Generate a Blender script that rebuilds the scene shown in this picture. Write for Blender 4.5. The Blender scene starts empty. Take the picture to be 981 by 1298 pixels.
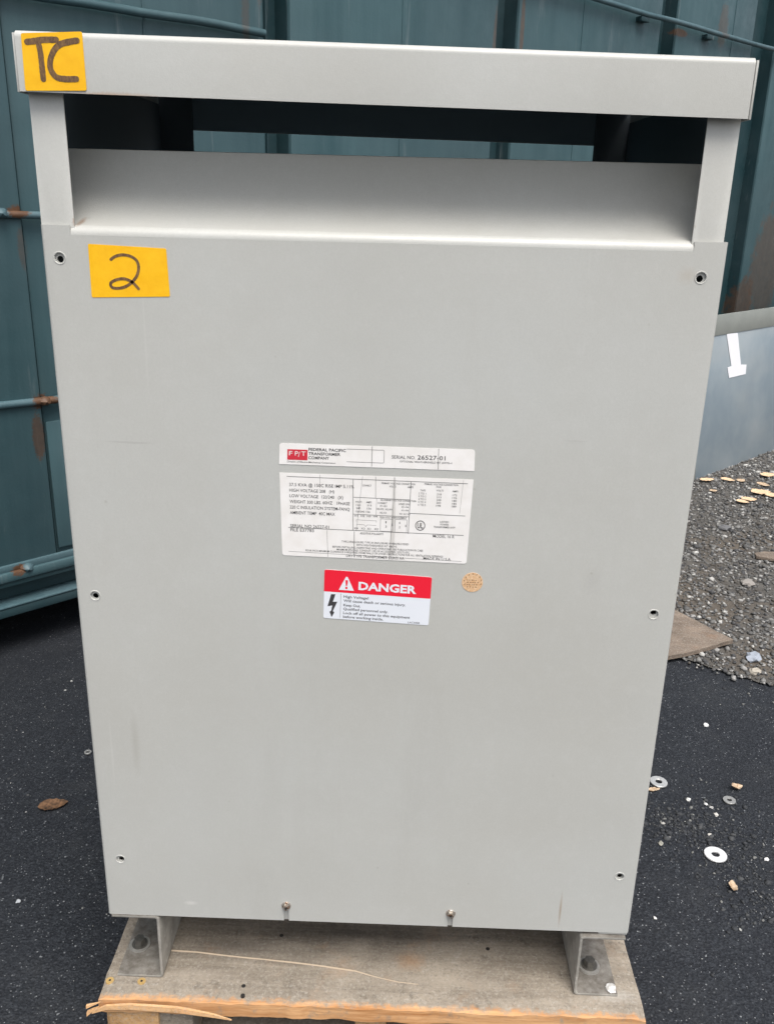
import bpy, bmesh, math, random
import numpy as np
from mathutils import Vector, Matrix, Euler, noise
random.seed(7); rng = np.random.default_rng(7)
S = bpy.context.scene; C = S.collection

CAM = Vector((0.3303, -0.8306, 1.0207)); ROT = Euler((1.23124218, -0.02440729, 0.02409013)); FPX = 1135.311
cd = bpy.data.cameras.new('camera'); cam = bpy.data.objects.new('camera', cd); C.objects.link(cam)
cam.location = CAM; cam.rotation_euler = ROT
cd.sensor_fit = 'VERTICAL'; cd.sensor_height = 24; cd.lens = 24 * FPX / 1298
cd.clip_start = .02; cd.clip_end = 2000
S.camera = cam
# ------------------------------------------------------------------ light
SUN_EL, SUN_AZ = math.radians(64), math.radians(20)      # azimuth from -y (behind the camera) towards +x
w = bpy.data.worlds.new('World'); S.world = w; w.use_nodes = True
wn = w.node_tree.nodes; wl = w.node_tree.links
bg = wn['Background']; sky = wn.new('ShaderNodeTexSky'); sky.sky_type = 'NISHITA'; sky.sun_disc = False
sky.sun_elevation = SUN_EL; sky.sun_rotation = math.pi - SUN_AZ; sky.dust_density = 4; sky.air_density = 1; sky.ozone_density = 1
hs = wn.new('ShaderNodeHueSaturation'); hs.inputs['Saturation'].default_value = .42   # overcast: the cloud takes the blue out
wl.new(sky.outputs[0], hs.inputs['Color']); wl.new(hs.outputs[0], bg.inputs[0]); bg.inputs[1].default_value = .115
sd = bpy.data.lights.new('sun', 'SUN'); sd.energy = 1.5; sd.angle = math.radians(35); sd.color = (1, .97, .92)
so = bpy.data.objects.new('sun', sd); C.objects.link(so)
sdir = Vector((math.sin(SUN_AZ)*math.cos(SUN_EL), -math.cos(SUN_AZ)*math.cos(SUN_EL), math.sin(SUN_EL)))
so.rotation_euler = sdir.to_track_quat('Z', 'Y').to_euler(); so.location = sdir*20
S.view_settings.view_transform = 'Standard'; S.view_settings.look = 'None'; S.view_settings.exposure = .84; S.view_settings.gamma = 1
S.render.engine = 'CYCLES'
# ------------------------------------------------------------------ photo pixel -> point on a real plane
MR = ROT.to_matrix()
def hit(u, v, n, d):
    r = MR @ Vector(((u-490.5)/FPX, -(v-649)/FPX, -1)); n = Vector(n)
    return CAM + r*((d - n.dot(CAM))/n.dot(r))
def gnd(u, v, z=0): return hit(u, v, (0, 0, 1), z)
def frt(u, v, y=0): p = hit(u, v, (0, 1, 0), y); return (p.x, p.z)
# ------------------------------------------------------------------ object helpers
def link(o, parent=None): C.objects.link(o); o.parent = parent; return o
def thing(name, label, cat, group=None):
    o = link(bpy.data.objects.new(name, None)); o['label'] = label; o['category'] = cat
    if group: o['group'] = group
    return o
def tag(o, label, cat, group=None):
    o['label'] = label; o['category'] = cat
    if group: o['group'] = group
    return o
def smooth_by_angle(me, ang=35):
    for p in me.polygons: p.use_smooth = True
    me.set_sharp_from_angle(angle=math.radians(ang))
def mesh(name, bm, mat, parent=None, smooth=False):
    me = bpy.data.meshes.new(name); bmesh.ops.recalc_face_normals(bm, faces=bm.faces[:]); bm.to_mesh(me); bm.free()
    if mat: me.materials.append(mat)
    if smooth: smooth_by_angle(me)
    return link(bpy.data.objects.new(name, me), parent)
def pydata(name, v, f, mat, parent=None):
    me = bpy.data.meshes.new(name); me.from_pydata(v, [], f); me.update()
    if mat: me.materials.append(mat)
    return link(bpy.data.objects.new(name, me), parent)
def box(bm, x0, x1, y0, y1, z0, z1, bev=0, seg=2):
    vs = [bm.verts.new(p) for p in ((x0,y0,z0),(x1,y0,z0),(x1,y1,z0),(x0,y1,z0),(x0,y0,z1),(x1,y0,z1),(x1,y1,z1),(x0,y1,z1))]
    fs = [bm.faces.new([vs[i] for i in q]) for q in ((0,3,2,1),(4,5,6,7),(0,1,5,4),(1,2,6,5),(2,3,7,6),(3,0,4,7))]
    if bev:
        es = list({e for f in fs for e in f.edges})
        bmesh.ops.bevel(bm, geom=es, offset=bev, segments=seg, affect='EDGES', profile=.5)
    return vs
def cyl(bm, p0, p1, r, seg=24, r1=None, cap=True):
    p0, p1 = Vector(p0), Vector(p1); d = p1-p0; q = d.to_track_quat('Z', 'Y'); r1 = r if r1 is None else r1
    a = [bm.verts.new(p0 + q @ Vector((r*math.cos(t*2*math.pi/seg), r*math.sin(t*2*math.pi/seg), 0))) for t in range(seg)]
    b = [bm.verts.new(p1 + q @ Vector((r1*math.cos(t*2*math.pi/seg), r1*math.sin(t*2*math.pi/seg), 0))) for t in range(seg)]
    for i in range(seg): bm.faces.new((a[i], a[(i+1)%seg], b[(i+1)%seg], b[i]))
    if cap: bm.faces.new(a[::-1]); bm.faces.new(b)
def strip(bm, prof, ext0, ext1, thick=None):
    """prof: list of points (Vector); ext0/ext1 offset vectors: a sheet swept from ext0 to ext1"""
    a = [bm.verts.new(p+ext0) for p in prof]; b = [bm.verts.new(p+ext1) for p in prof]
    for i in range(len(prof)-1): bm.faces.new((a[i], a[i+1], b[i+1], b[i]))
def solid(o, t, off=1):
    m = o.modifiers.new('solid', 'SOLIDIFY'); m.thickness = t; m.offset = off; bake(o)
def bake(o):
    dg = bpy.context.evaluated_depsgraph_get(); me = bpy.data.meshes.new_from_object(o.evaluated_get(dg))
    o.modifiers.clear(); o.data = me
# ------------------------------------------------------------------ material helpers
class M:
    def __init__(s, name):
        s.m = bpy.data.materials.new(name); s.m.use_nodes = True; s.t = s.m.node_tree; s.n = s.t.nodes; s.l = s.t.links
        s.b = s.n['Principled BSDF']; s.tc = s.n.new('ShaderNodeTexCoord'); s.P = s.tc.outputs['Object']
    def map(s, sc=(1,1,1), rot=(0,0,0)):
        n = s.n.new('ShaderNodeMapping'); n.inputs['Scale'].default_value = sc; n.inputs['Rotation'].default_value = rot
        s.l.new(s.P, n.inputs[0]); return n.outputs[0]
    def noise(s, scale, det=4, rough=.55, vec=None, dist=0):
        n = s.n.new('ShaderNodeTexNoise'); n.inputs['Scale'].default_value = scale; n.inputs['Detail'].default_value = det
        n.inputs['Roughness'].default_value = rough; n.inputs['Distortion'].default_value = dist
        s.l.new(vec or s.P, n.inputs['Vector']); return n.outputs['Fac']
    def vor(s, scale, out='Distance', vec=None, feat='F1'):
        n = s.n.new('ShaderNodeTexVoronoi'); n.feature = feat; n.inputs['Scale'].default_value = scale
        s.l.new(vec or s.P, n.inputs['Vector']); return n.outputs[out]
    def ramp(s, x, a, b, lo=0, hi=1):
        n = s.n.new('ShaderNodeMapRange'); n.clamp = True
        for k, v in zip((1,2,3,4), (a, b, lo, hi)): n.inputs[k].default_value = v
        s.l.new(x, n.inputs[0]); return n.outputs[0]
    def mix(s, f, a, b, mode='MIX'):
        n = s.n.new('ShaderNodeMix'); n.data_type = 'RGBA'; n.blend_type = mode
        for sock, v in ((n.inputs[0], f), (n.inputs[6], a), (n.inputs[7], b)):
            if isinstance(v, (int, float)): sock.default_value = v
            elif isinstance(v, tuple): sock.default_value = (*v, 1)
            else: s.l.new(v, sock)
        return n.outputs[2]
    def math(s, op, a, b=0):
        n = s.n.new('ShaderNodeMath'); n.operation = op
        for sock, v in zip(n.inputs, (a, b)):
            if isinstance(v, (int, float)): sock.default_value = v
            else: s.l.new(v, sock)
        return n.outputs[0]
    def spot(s, c, r, soft=.5):
        """blotch mask round world point c with radii r, ragged by noise"""
        a = s.n.new('ShaderNodeVectorMath'); a.operation = 'SUBTRACT'; s.l.new(s.P, a.inputs[0]); a.inputs[1].default_value = c
        b = s.n.new('ShaderNodeVectorMath'); b.operation = 'DIVIDE'; s.l.new(a.outputs[0], b.inputs[0]); b.inputs[1].default_value = r
        d = s.n.new('ShaderNodeVectorMath'); d.operation = 'LENGTH'; s.l.new(b.outputs[0], d.inputs[0])
        nz = s.noise(3/min(r), 7, .7)
        return s.ramp(s.math('ADD', d.outputs['Value'], s.math('MULTIPLY', nz, 1.3)), 1.6-soft, 1.6, 1, 0)
    def col(s, c):
        if isinstance(c, tuple): s.b.inputs['Base Color'].default_value = (*c, 1)
        else: s.l.new(c, s.b.inputs['Base Color'])
    def set(s, rough=None, metal=None, spec=None):
        for k, v in (('Roughness', rough), ('Metallic', metal), ('Specular IOR Level', spec)):
            if v is None: continue
            if isinstance(v, (int, float)): s.b.inputs[k].default_value = v
            else: s.l.new(v, s.b.inputs[k])
        return s
    def bump(s, h, dist, st=1):
        n = s.n.new('ShaderNodeBump'); n.inputs['Distance'].default_value = dist; n.inputs['Strength'].default_value = st
        s.l.new(h, n.inputs['Height'])
        if s.b.inputs['Normal'].is_linked: s.l.new(s.b.inputs['Normal'].links[0].from_socket, n.inputs['Normal'])
        s.l.new(n.outputs[0], s.b.inputs['Normal'])
def flat(name, c, rough=.5, metal=0, spec=.5):
    m = M(name); m.col(c); m.set(rough, metal, spec); return m.m
# cabinet paint: light grey powder coat, faint orange peel, dust and hair scratches
m = M('grey_cabinet_paint')
c = m.mix(m.ramp(m.noise(3, 5), .35, .7), (.485,.48,.445), (.515,.52,.495))
c = m.mix(m.ramp(m.noise(9, 6, .7, m.map((1,1,.15))), .55, .8, 0, .25), c, (.36,.345,.31))
c = m.mix(m.ramp(m.noise(420, 3, .8), .35, .7, 0, .16), c, (.3,.3,.28)); c = m.mix(m.ramp(m.noise(70, 6, .8), .48, .75, 0, .2), c, (.62,.62,.6)); c = m.mix(m.ramp(m.noise(2.2, 5, .6), .45, .7, 0, .35), c, (.42,.415,.38))
c = m.mix(m.ramp(m.noise(90, 2, .5, m.map((.05,1,1), (0,.5,0))), .755, .78, 0, .4), c, (.36,.35,.33))
c = m.mix(m.ramp(m.vor(85), 0, .03, .5, 0), c, (.3,.29,.26))
sc = m.ramp(m.noise(60, 2, .5, m.map((1,1,.03), (.1,.35,0))), .76, .8, 0, .25)
c = m.mix(sc, c, (.6,.59,.56))
c = m.mix(m.ramp(m.vor(22), .0, .045, .55, 0), c, (.3,.28,.24))
# rubs and stains with a place of their own
for (cx, cz, rx, rz, cc, k) in ((.075,1.094,.05,.004,(.42,.25,.13),.7),(.05,.45,.006,.05,(.34,.32,.28),.35),(.525,.66,.012,.02,(.33,.32,.3),.15),(.1,.235,.01,.004,(.62,.61,.58),.8),(.56,.42,.02,.006,(.36,.34,.3),.15),(.58,.96,.012,.01,(.4,.3,.2),.2),(.53,.245,.002,.03,(.3,.2,.12),.6),(.0335,.992,.004,.005,(.25,.13,.06),.9)):
    c = m.mix(m.math('MULTIPLY', m.spot((cx,0,cz), (rx,.05,rz), .8), k), c, cc)
m.col(c); m.set(m.ramp(m.noise(40, 3), .3, .7, .33, .46), 0, .5)
m.bump(m.noise(900, 2), .0002, .5); m.bump(m.noise(4.5, 2), .006, .35)
PAINT = m.m
m = M('inner_grey_paint'); m.col(m.mix(m.noise(20), (.3,.29,.27), (.4,.39,.36))); m.set(.55); INNER = m.m
m = M('dull_zinc'); m.col(m.mix(m.ramp(m.noise(90, 6), .35, .65), (.22,.21,.19), (.42,.4,.37))); m.set(m.ramp(m.noise(60), .3, .7, .3, .6), .75); m.bump(m.noise(250), .0004, .5); ZINC = m.m
m = M('bright_zinc'); m.col(m.mix(m.noise(150, 4), (.5,.5,.5), (.72,.72,.7))); m.set(.38, .55); m.bump(m.noise(300), .0004, .4); BZINC = m.m
m = M('dirty_shaded_bracket'); c = m.mix(m.ramp(m.noise(35, 6, .7), .35, .7), (.24,.23,.205), (.42,.4,.36)); c = m.mix(m.ramp(m.noise(80, 5), .58, .72, 0, .6), c, (.6,.58,.54))
geo = m.n.new('ShaderNodeNewGeometry'); sx = m.n.new('ShaderNodeSeparateXYZ'); m.l.new(geo.outputs['Normal'], sx.inputs[0])   # channel shade and brown dirt painted on the up-facing flange
c = m.mix(m.math('MULTIPLY', m.ramp(sx.outputs[2], .7, .95), m.ramp(m.noise(60, 6, .75), .3, .62, .35, .9)), c, (.085,.07,.055))
m.col(c); m.set(.6, .1); m.bump(m.noise(200), .0005, .4); FOOT = m.m
m = M('yellow_sticker_paper'); m.col(m.mix(m.ramp(m.noise(45, 5, .7), .3, .7), (.88,.45,.006), (.96,.54,.012))); m.set(m.ramp(m.noise(60), .3, .7, .35, .6), 0, .35); m.bump(m.noise(38, 3, .6), .0012, .5); YEL = m.m
m = M('brown_marker_ink'); m.col(m.mix(m.ramp(m.noise(420, 5, .8, m.map((1,1,.4))), .42, .66), (.1,.052,.026), (.27,.15,.05))); m.set(.5); MARK = m.m
m = M('white_label_vinyl'); c = m.mix(m.ramp(m.noise(60, 5), .4, .75), (.86,.835,.81), (.79,.76,.72))
c = m.mix(m.ramp(m.noise(70, 2, .5, m.map((1,1,.03), (0,.05,0))), .7, .73, 0, .35), c, (.35,.33,.3)); m.col(c); m.set(.4); WHITE = m.m
m = M('cool_white_vinyl'); m.col(m.mix(m.noise(60), (.74,.77,.82), (.8,.82,.86))); m.set(.4); WHITE2 = m.m
BLACK = flat('black_print', (.045,.043,.045), .6); GREYP = flat('grey_print', (.17,.165,.16), .6)
RED = flat('red_print', (.82,.012,.035), .45); PINKRED = flat('faded_red_print', (.6,.03,.05), .5)
# wood
def wood(name, a, b, raw, rawamt, along='x', sc=1):
    m = M(name); st = {'x': (.06,1,1), 'y': (1,.06,1)}[along]
    g = m.noise(70*sc, 6, .65, m.map(st), .6); c = m.mix(m.ramp(g, .3, .7), a, b)
    c = m.mix(m.ramp(m.noise(12, 6, .7), .45, .72, 0, .75), c, tuple(x*1.35 for x in b))
    c = m.mix(m.ramp(m.noise(45, 6, .75), .58, .72, 0, .7), c, tuple(x*.35 for x in a))
    c = m.mix(m.ramp(m.noise(240, 5, .8), .5, .68, 0, .55), c, (.46,.43,.38)); c = m.mix(m.ramp(m.noise(300, 5, .8), .52, .7, 0, .6), c, tuple(x*.4 for x in a))
    c = m.mix(m.ramp(m.noise(17, 5, .7), .56, .75, 0, .5), c, tuple(x*z for x, z in zip(b, (1.1,.8,.6))))
    geo = m.n.new('ShaderNodeNewGeometry')
    if rawamt:
        for (px, py, rx, ry, cc, k) in ((520,1218,.025,.02,(.36,.21,.11),.6),(740,1200,.06,.03,(.1,.085,.07),.6),(450,1182,.2,.022,(.08,.07,.06),.75),(775,1262,.04,.012,(.5,.47,.42),.6),(250,1235,.06,.012,(.38,.33,.27),.5),(560,1245,.12,.01,(.36,.31,.25),.5),(300,1200,.08,.015,(.12,.1,.085),.5)):  # stains; the dark ones along the cabinet also carry its painted contact shade
            p = gnd(px, py, .12); c = m.mix(m.math('MULTIPLY', m.spot(tuple(p), (rx,ry,.05), .9), k), c, cc)   # next: freshly broken wood along the front arris
        sx = m.n.new('ShaderNodeSeparateXYZ'); m.l.new(m.P, sx.inputs[0])
        e = m.ramp(m.math('ADD', m.math('MULTIPLY', sx.outputs[1], -1), m.math('MULTIPLY', m.noise(75, 7, .8), .035)), rawamt, rawamt+.007)
        c = m.mix(e, c, m.mix(m.ramp(m.noise(110, 5, .7, m.map((.08,1,1))), .35, .68), raw, (.38,.17,.06)))
    m.col(c); m.set(.75, 0, .3); m.bump(g, .0018, .7); m.bump(m.noise(220, 4), .0006, .5); return m.m
DECK = wood('weathered_deck_wood', (.175,.147,.115), (.305,.262,.208), (.68,.4,.2), .0405)
DECK2 = wood('grey_deck_wood', (.19,.175,.15), (.29,.27,.235), (.6,.4,.2), 0)
RAWW = wood('raw_pine', (.55,.3,.13), (.66,.42,.22), (.6,.4,.2), 0)
STR = wood('stringer_wood', (.4,.22,.09), (.56,.35,.17), (.6,.4,.2), 0, 'y')
GREYW = wood('grey_block_wood', (.17,.14,.11), (.26,.22,.17), (.6,.4,.2), 0, 'y')
BOARDW = wood('old_plywood', (.13,.1,.078), (.23,.18,.14), (.6,.4,.2), 0, 'x', .6)
# teal dumpster paint
TH, DW = .7829348, 1.0885651
TN = Vector((-math.sin(TH), math.cos(TH), 0)); TT = Vector((math.cos(TH), math.sin(TH), 0))
def WP(u, o, z): return TT*u + TN*(DW-o) + Vector((0,0,z))
def teal(name, faded, fresh, mixlo, mixhi):
    m = M(name)
    rotv = m.map((1,1,1), (0,0,-TH))
    mp = m.n.new('ShaderNodeMapping'); mp.inputs['Scale'].default_value = (1,1,.08); m.l.new(rotv, mp.inputs[0])
    c = m.mix(m.ramp(m.noise(9, 6, .7, mp.outputs[0]), mixlo, mixhi), fresh, faded)
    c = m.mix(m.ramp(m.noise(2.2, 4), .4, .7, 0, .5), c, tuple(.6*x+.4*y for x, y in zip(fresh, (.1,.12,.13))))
    c = m.mix(m.ramp(m.noise(26, 5, .7, mp.outputs[0]), .62, .74, 0, .45), c, (.2,.24,.25))
    rust = m.mix(m.noise(60, 5), (.06,.032,.02), (.16,.08,.04))
    c = m.mix(m.ramp(m.noise(14, 8, .75), .69, .75, 0, .8), c, rust)
    spots = [(WP(.425,.01,.972),(.025,.03,.016),1),(WP(.44,.01,.578),(.04,.03,.022),1),(WP(.42,.0,.50),(.012,.03,.06),.7),(WP(.345,.0,.205),(.018,.03,.016),1),
             (WP(1.0,.0,1.42),(.012,.03,.14),.35),(WP(1.04,.0,1.5),(.01,.03,.1),.6),(WP(3.9,.0,.75),(.16,.2,.3),.5),(WP(3.72,0,.55),(.1,.1,.2),.6),
             (WP(2.9,0,1.6),(.05,.06,.015),.8),(WP(3.2,0,1.66),(.03,.1,.09),.4),(WP(2.0,0,1.5),(.008,.03,.12),.6),(WP(1.88,0,1.42),(.01,.03,.14),.5),(WP(.43,0,.9),(.01,.02,.05),.4)]
    for p, r, k in spots: c = m.mix(m.math('MULTIPLY', m.spot(tuple(p), r, .22), k), c, rust)
    m.col(c); m.set(m.ramp(m.noise(20), .3, .7, .38, .62), 0, .4)
    m.bump(m.noise(2.5, 3), .03, .35); m.bump(m.noise(160, 4), .0008, .4); return m.m
TEAL = teal('faded_teal_paint', (.06,.117,.13), (.03,.074,.086), .3, .7)
TEALD = teal('shaded_dark_teal_paint', (.016,.048,.055), (.011,.036,.043), .3, .7)  # darker teal with the shade of recesses and bottom rail painted in
TEALB = teal('worn_bar_paint', (.085,.145,.165), (.04,.09,.105), .3, .6)
# ground
m = M('asphalt')
def vcol(sc):
    sp = m.n.new('ShaderNodeSeparateColor'); m.l.new(m.vor(sc, 'Color'), sp.inputs[0]); return sp.outputs
A, B = vcol(240), vcol(430)
c = m.mix(m.ramp(m.noise(3.5, 5), .3, .7), (.009,.011,.0155), (.0155,.018,.023))
c = m.mix(m.ramp(A[0], .55, 1, 0, .9), c, (.027,.031,.038))
c = m.mix(m.ramp(B[1], .7, 1, 0, .7), c, (.045,.05,.058))
c = m.mix(m.ramp(B[2], 0, .3, .8, 0), c, (.006,.007,.01))
c = m.mix(m.math('MULTIPLY', m.ramp(A[1], .965, .98), m.ramp(m.vor(240), .42, .25)), c, (.2,.21,.22))
c = m.mix(m.math('MULTIPLY', m.ramp(B[0], .97, .98), m.ramp(m.vor(430), .45, .3)), c, (.24,.25,.26))
c = m.mix(m.ramp(m.noise(7, 7, .75), .52, .75, 0, .5), c, (.04,.042,.044)); c = m.mix(m.ramp(m.noise(2.3, 5, .7), .5, .7, 0, .45), c, (.012,.014,.018))
for (u, o, rx, ry, k) in ((-.1,.0,.9,.28,.75),(.4,.05,.5,.22,.5)):  # shade at the dumpster foot painted as dark patches in the asphalt
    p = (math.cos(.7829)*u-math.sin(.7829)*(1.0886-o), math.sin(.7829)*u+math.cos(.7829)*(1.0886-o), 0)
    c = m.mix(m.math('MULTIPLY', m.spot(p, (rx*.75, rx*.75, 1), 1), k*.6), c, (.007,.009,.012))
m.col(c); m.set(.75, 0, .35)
m.bump(m.vor(240), .0016, .8); m.bump(A[2], .0012, .5); m.bump(m.vor(700), .0006, .6); m.bump(m.noise(14, 4), .006, .4); ASPH = m.m
m = M('gravel_dirt'); c = m.mix(m.ramp(m.noise(30, 6, .7), .35, .65), (.07,.066,.062), (.14,.132,.12)); c = m.mix(m.ramp(m.noise(3, 4), .5, .65, 0, .6), c, (.13,.105,.08))
m.col(c); m.set(.9, 0, .2); m.bump(m.noise(150, 5), .006, .9); DIRT = m.m
def stone_mat(name, cols):
    m = M(name); at = m.n.new('ShaderNodeAttribute'); at.attribute_name = 'tone'
    cr = m.n.new('ShaderNodeValToRGB'); cr.color_ramp.interpolation = 'CONSTANT'
    for k, (p, cc) in enumerate(cols):
        e = cr.color_ramp.elements[k] if k < 2 else cr.color_ramp.elements.new(p)
        e.position = p; e.color = (*cc, 1)
    m.l.new(at.outputs['Fac'], cr.inputs[0])
    m.col(m.mix(m.ramp(m.noise(300, 3), .3, .7, 0, .35), cr.outputs[0], (.08,.08,.08))); m.set(.8, 0, .3); return m.m
STONE = stone_mat('crushed_stone', [(0,(.07,.07,.072)),(.18,(.11,.108,.105)),(.40,(.16,.157,.15)),(.58,(.1,.088,.075)),(.70,(.23,.225,.215)),(.86,(.36,.35,.335)),(.95,(.52,.51,.48))])
CRUMB = stone_mat('asphalt_grit', [(0,(.03,.033,.038)),(.5,(.06,.063,.066)),(.72,(.2,.2,.19)),(.88,(.42,.42,.4))])
# ------------------------------------------------------------------ ground
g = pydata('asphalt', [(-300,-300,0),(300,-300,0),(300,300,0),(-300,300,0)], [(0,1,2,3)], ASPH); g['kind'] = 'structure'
bnd = [(.30,1.75),(.55,1.42),(.78,1.16),(.97,1.085),(1.02,1.065),(1.075,1.03),(1.13,.985),(1.19,.96),(1.35,.93),(1.6,.9),(2.2,.8),(4,.6),(12,.2)]
def bnd_y(x): return float(np.interp(x, [b[0] for b in bnd], [b[1] for b in bnd]))
pts = []
for i in range(240):
    x = .3 + (2.2-.3)*i/239; pts.append((x, bnd_y(x) + .014*noise.noise(Vector((x*22,0,0))) + .008*noise.noise(Vector((x*70,3,0))), .004))
pts += [(12,.2,.004),(60,-5,.004),(60,60,.004),(-20,60,.004)]
g = pydata('gravel_lot', pts, [tuple(range(len(pts)))], DIRT); g['kind'] = 'structure'
ICO = bmesh.new(); bmesh.ops.create_icosphere(ICO, subdivisions=1, radius=1)
ICV = np.array([v.co[:] for v in ICO.verts]); ICF = np.array([[v.index for v in f.verts] for f in ICO.faces]); ICO.free()
def stones(name, P, R, mat, flatn=.65, tone=None):
    n = len(P); d = rng.uniform(.55, 1.35, (n, 12)); V = ICV[None]*d[..., None]
    s = np.stack([rng.uniform(.7,1.3,n), rng.uniform(.7,1.3,n), rng.uniform(flatn*.6, flatn*1.2, n)], 1)
    V = V*s[:, None]; a = rng.uniform(0, 6.283, n); ca, sa = np.cos(a), np.sin(a)
    t = rng.uniform(-.5, .5, n)[:, None]
    x, y, z = V[..., 0], V[..., 1], V[..., 2]; x, z = x*np.cos(t)-z*np.sin(t), x*np.sin(t)+z*np.cos(t)
    X = x*ca[:, None]-y*sa[:, None]; Y = x*sa[:, None]+y*ca[:, None]
    V = np.stack([X, Y, z], -1)*R[:, None, None] + P[:, None]
    F = (ICF[None] + (np.arange(n)*12)[:, None, None]).reshape(-1, 3)
    me = bpy.data.meshes.new(name); me.vertices.add(n*12); me.vertices.foreach_set('co', V.reshape(-1))
    me.loops.add(F.size); me.loops.foreach_set('vertex_index', F.reshape(-1)); me.polygons.add(len(F))
    me.polygons.foreach_set('loop_start', np.arange(0, F.size, 3)); me.update(calc_edges=True)
    at = me.attributes.new('tone', 'FLOAT', 'POINT'); at.data.foreach_set('value', np.repeat(rng.random(n) if tone is None else tone, 12).astype(np.float32))
    me.materials.append(mat); return link(bpy.data.objects.new(name, me))
def scatter(n, x0, x1, y0, y1, ok):
    P = np.stack([rng.uniform(x0,x1,n), rng.uniform(y0,y1,n), np.zeros(n)], 1); return P[[ok(p) for p in P]]
P = scatter(62000, .5, 2.7, .85, 3.6, lambda p: p[1] > bnd_y(p[0]) + .012*noise.noise(Vector((p[0]*22,0,0))) - abs(rng.normal(0,.018)) and (-math.sin(TH)*p[0]+math.cos(TH)*p[1]) < 1.3)
R = rng.lognormal(math.log(.0040), .36, len(P)); R = np.clip(R, .002, .011)
dens = np.array([noise.noise(Vector((p[0]*3, p[1]*3, 0))) for p in P]); keep = dens > -2; P, R = P[keep], R[keep]
P[:, 2] = .004 + R*.35
o = stones('gravel_stones', P, R, STONE); o['kind'] = 'stuff'
tag(o, 'loose grey crushed stone covering the lot beside the asphalt', 'gravel')
# grit on the asphalt
P = scatter(2600, -1.0, 1.6, -.6, 1.6, lambda p: p[1] < bnd_y(p[0]) and not (-.02 < p[0] < .65 and -.03 < p[1] < .5))
R = np.clip(rng.lognormal(math.log(.0011), .45, len(P)), .0005, .0032); P[:, 2] = R*.3
Q = []; RR = []
for (px, py, n, sp_) in ((905,1060,240,.035),(870,1035,160,.03),(850,1050,130,.03),(940,1095,200,.035),(965,1145,200,.03),(880,1010,30,.03),(30,985,12,.03),(835,1040,60,.02),(970,880,40,.05)):
    p = gnd(px, py)
    for k in range(n): Q.append((p.x+random.gauss(0,sp_*1.5), p.y+random.gauss(0,sp_), .0005)); RR.append(min(.006, random.lognormvariate(math.log(.0021), .45)))
tn = np.concatenate([rng.random(len(P))**.8, rng.random(len(Q))**1.3*.8])
o = stones('asphalt_grit', np.concatenate([P, np.array(Q)]), np.concatenate([R, np.array(RR)]), CRUMB, tone=tn); o['kind'] = 'stuff'
tag(o, 'tiny loose grit and crumbs scattered over the dark asphalt', 'grit')
# ------------------------------------------------------------------ dumpster
D_ = thing('teal_dumpster', 'large teal steel dumpster with ribbed rusty side behind the cabinet', 'dumpster')
def slab(name, u0, u1, o0, o1, z0, z1, mat, bev=.003):
    bm = bmesh.new(); box(bm, u0, u1, o0, o1, z0, z1, bev)
    for v in bm.verts: v.co = WP(*v.co)
    return mesh(name, bm, mat, D_, True)
ZT = 2.15
for (a, b, sunk) in ((-1.5,-.53,0),(-.5,.435,0),(.437,1.062,-.012),(1.128,1.888,0),(1.982,2.765,0),(2.872,3.455,0),(3.66,4.5,0),(4.6,5.4,0)):
    slab('wall_panel', a, b, -.056, sunk, .21, ZT, TEAL, .008)
for (a, b) in ((-.53,-.5),(1.062,1.128),(1.888,1.982),(2.765,2.872),(3.455,3.66),(4.5,4.6)):
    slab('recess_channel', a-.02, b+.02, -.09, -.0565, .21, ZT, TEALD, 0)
    slab('channel_shade_strip', b-.0022, b-.0003, -.0563, -.0085, .22, ZT, TEALD, 0); slab('channel_shade_strip', a+.0003, a+.0022, -.0563, -.0085, .22, ZT, TEALD, 0)  # added dark strips: recess shade painted onto the side walls
slab('gusset_plate', .441, .70, -.013, -.004, .23, .53, TEAL, .003)
slab('weld_seam', -1.5, 5.4, -.004, .006, .205, .222, TEALB, .003)
slab('bottom_rail', -1.5, 5.4, -.08, .014, .184, .207, TEAL, .006)
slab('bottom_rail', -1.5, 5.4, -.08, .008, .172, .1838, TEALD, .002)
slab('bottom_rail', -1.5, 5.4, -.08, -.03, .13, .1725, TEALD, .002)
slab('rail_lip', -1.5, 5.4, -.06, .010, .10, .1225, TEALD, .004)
slab('rail_lip', -1.5, 5.4, -.058, .012, .123, .128, TEALB, .002)
slab('dumpster_floor', -1.5, 5.4, -2.2, -.082, .12, .16, TEALD, 0)
slab('back_wall', -1.5, 5.4, -2.25, -2.2, .1, ZT, TEAL, 0)
slab('end_wall', -1.55, -1.5, -2.25, .01, .1, ZT, TEAL, 0); slab('end_wall', 5.4, 5.45, -2.25, .01, .1, ZT, TEAL, 0)
slab('top_rail', -1.55, 5.45, -.09, .04, ZT, ZT+.1, TEAL, .01)
for i in range(4):
    bm = bmesh.new(); cyl(bm, WP(-.9+i*1.9, -.35, .06), WP(-.9+i*1.9, -.5, .06), .06); mesh('wheel', bm, flat('wheel_iron_%d' % i, (.05,.04,.035), .7), D_, True)
for (z, u0, u1, r, off, mt) in ((.967,-1.5,1.05,.0078,.004,TEALB),(.581,-1.5,1.05,.0085,.004,TEALB),(1.372,-1.5,1.05,.009,.003,TEAL),(1.624,-1.5,5.4,.0085,.02,TEALB)):
    bm = bmesh.new(); n = 40
    for i in range(n):
        a = u0+(u1-u0)*i/n; b = u0+(u1-u0)*(i+1)/n; f = lambda x: .0016*math.sin(x*9)+.001*math.sin(x*23)
        cyl(bm, WP(a, off, z+f(a)), WP(b, off, z+f(b)), r, 14, cap=(i in (0, n-1)))
    bmesh.ops.remove_doubles(bm, verts=bm.verts[:], dist=1e-5); mesh('stiffener_bar', bm, mt, D_, True)
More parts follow.
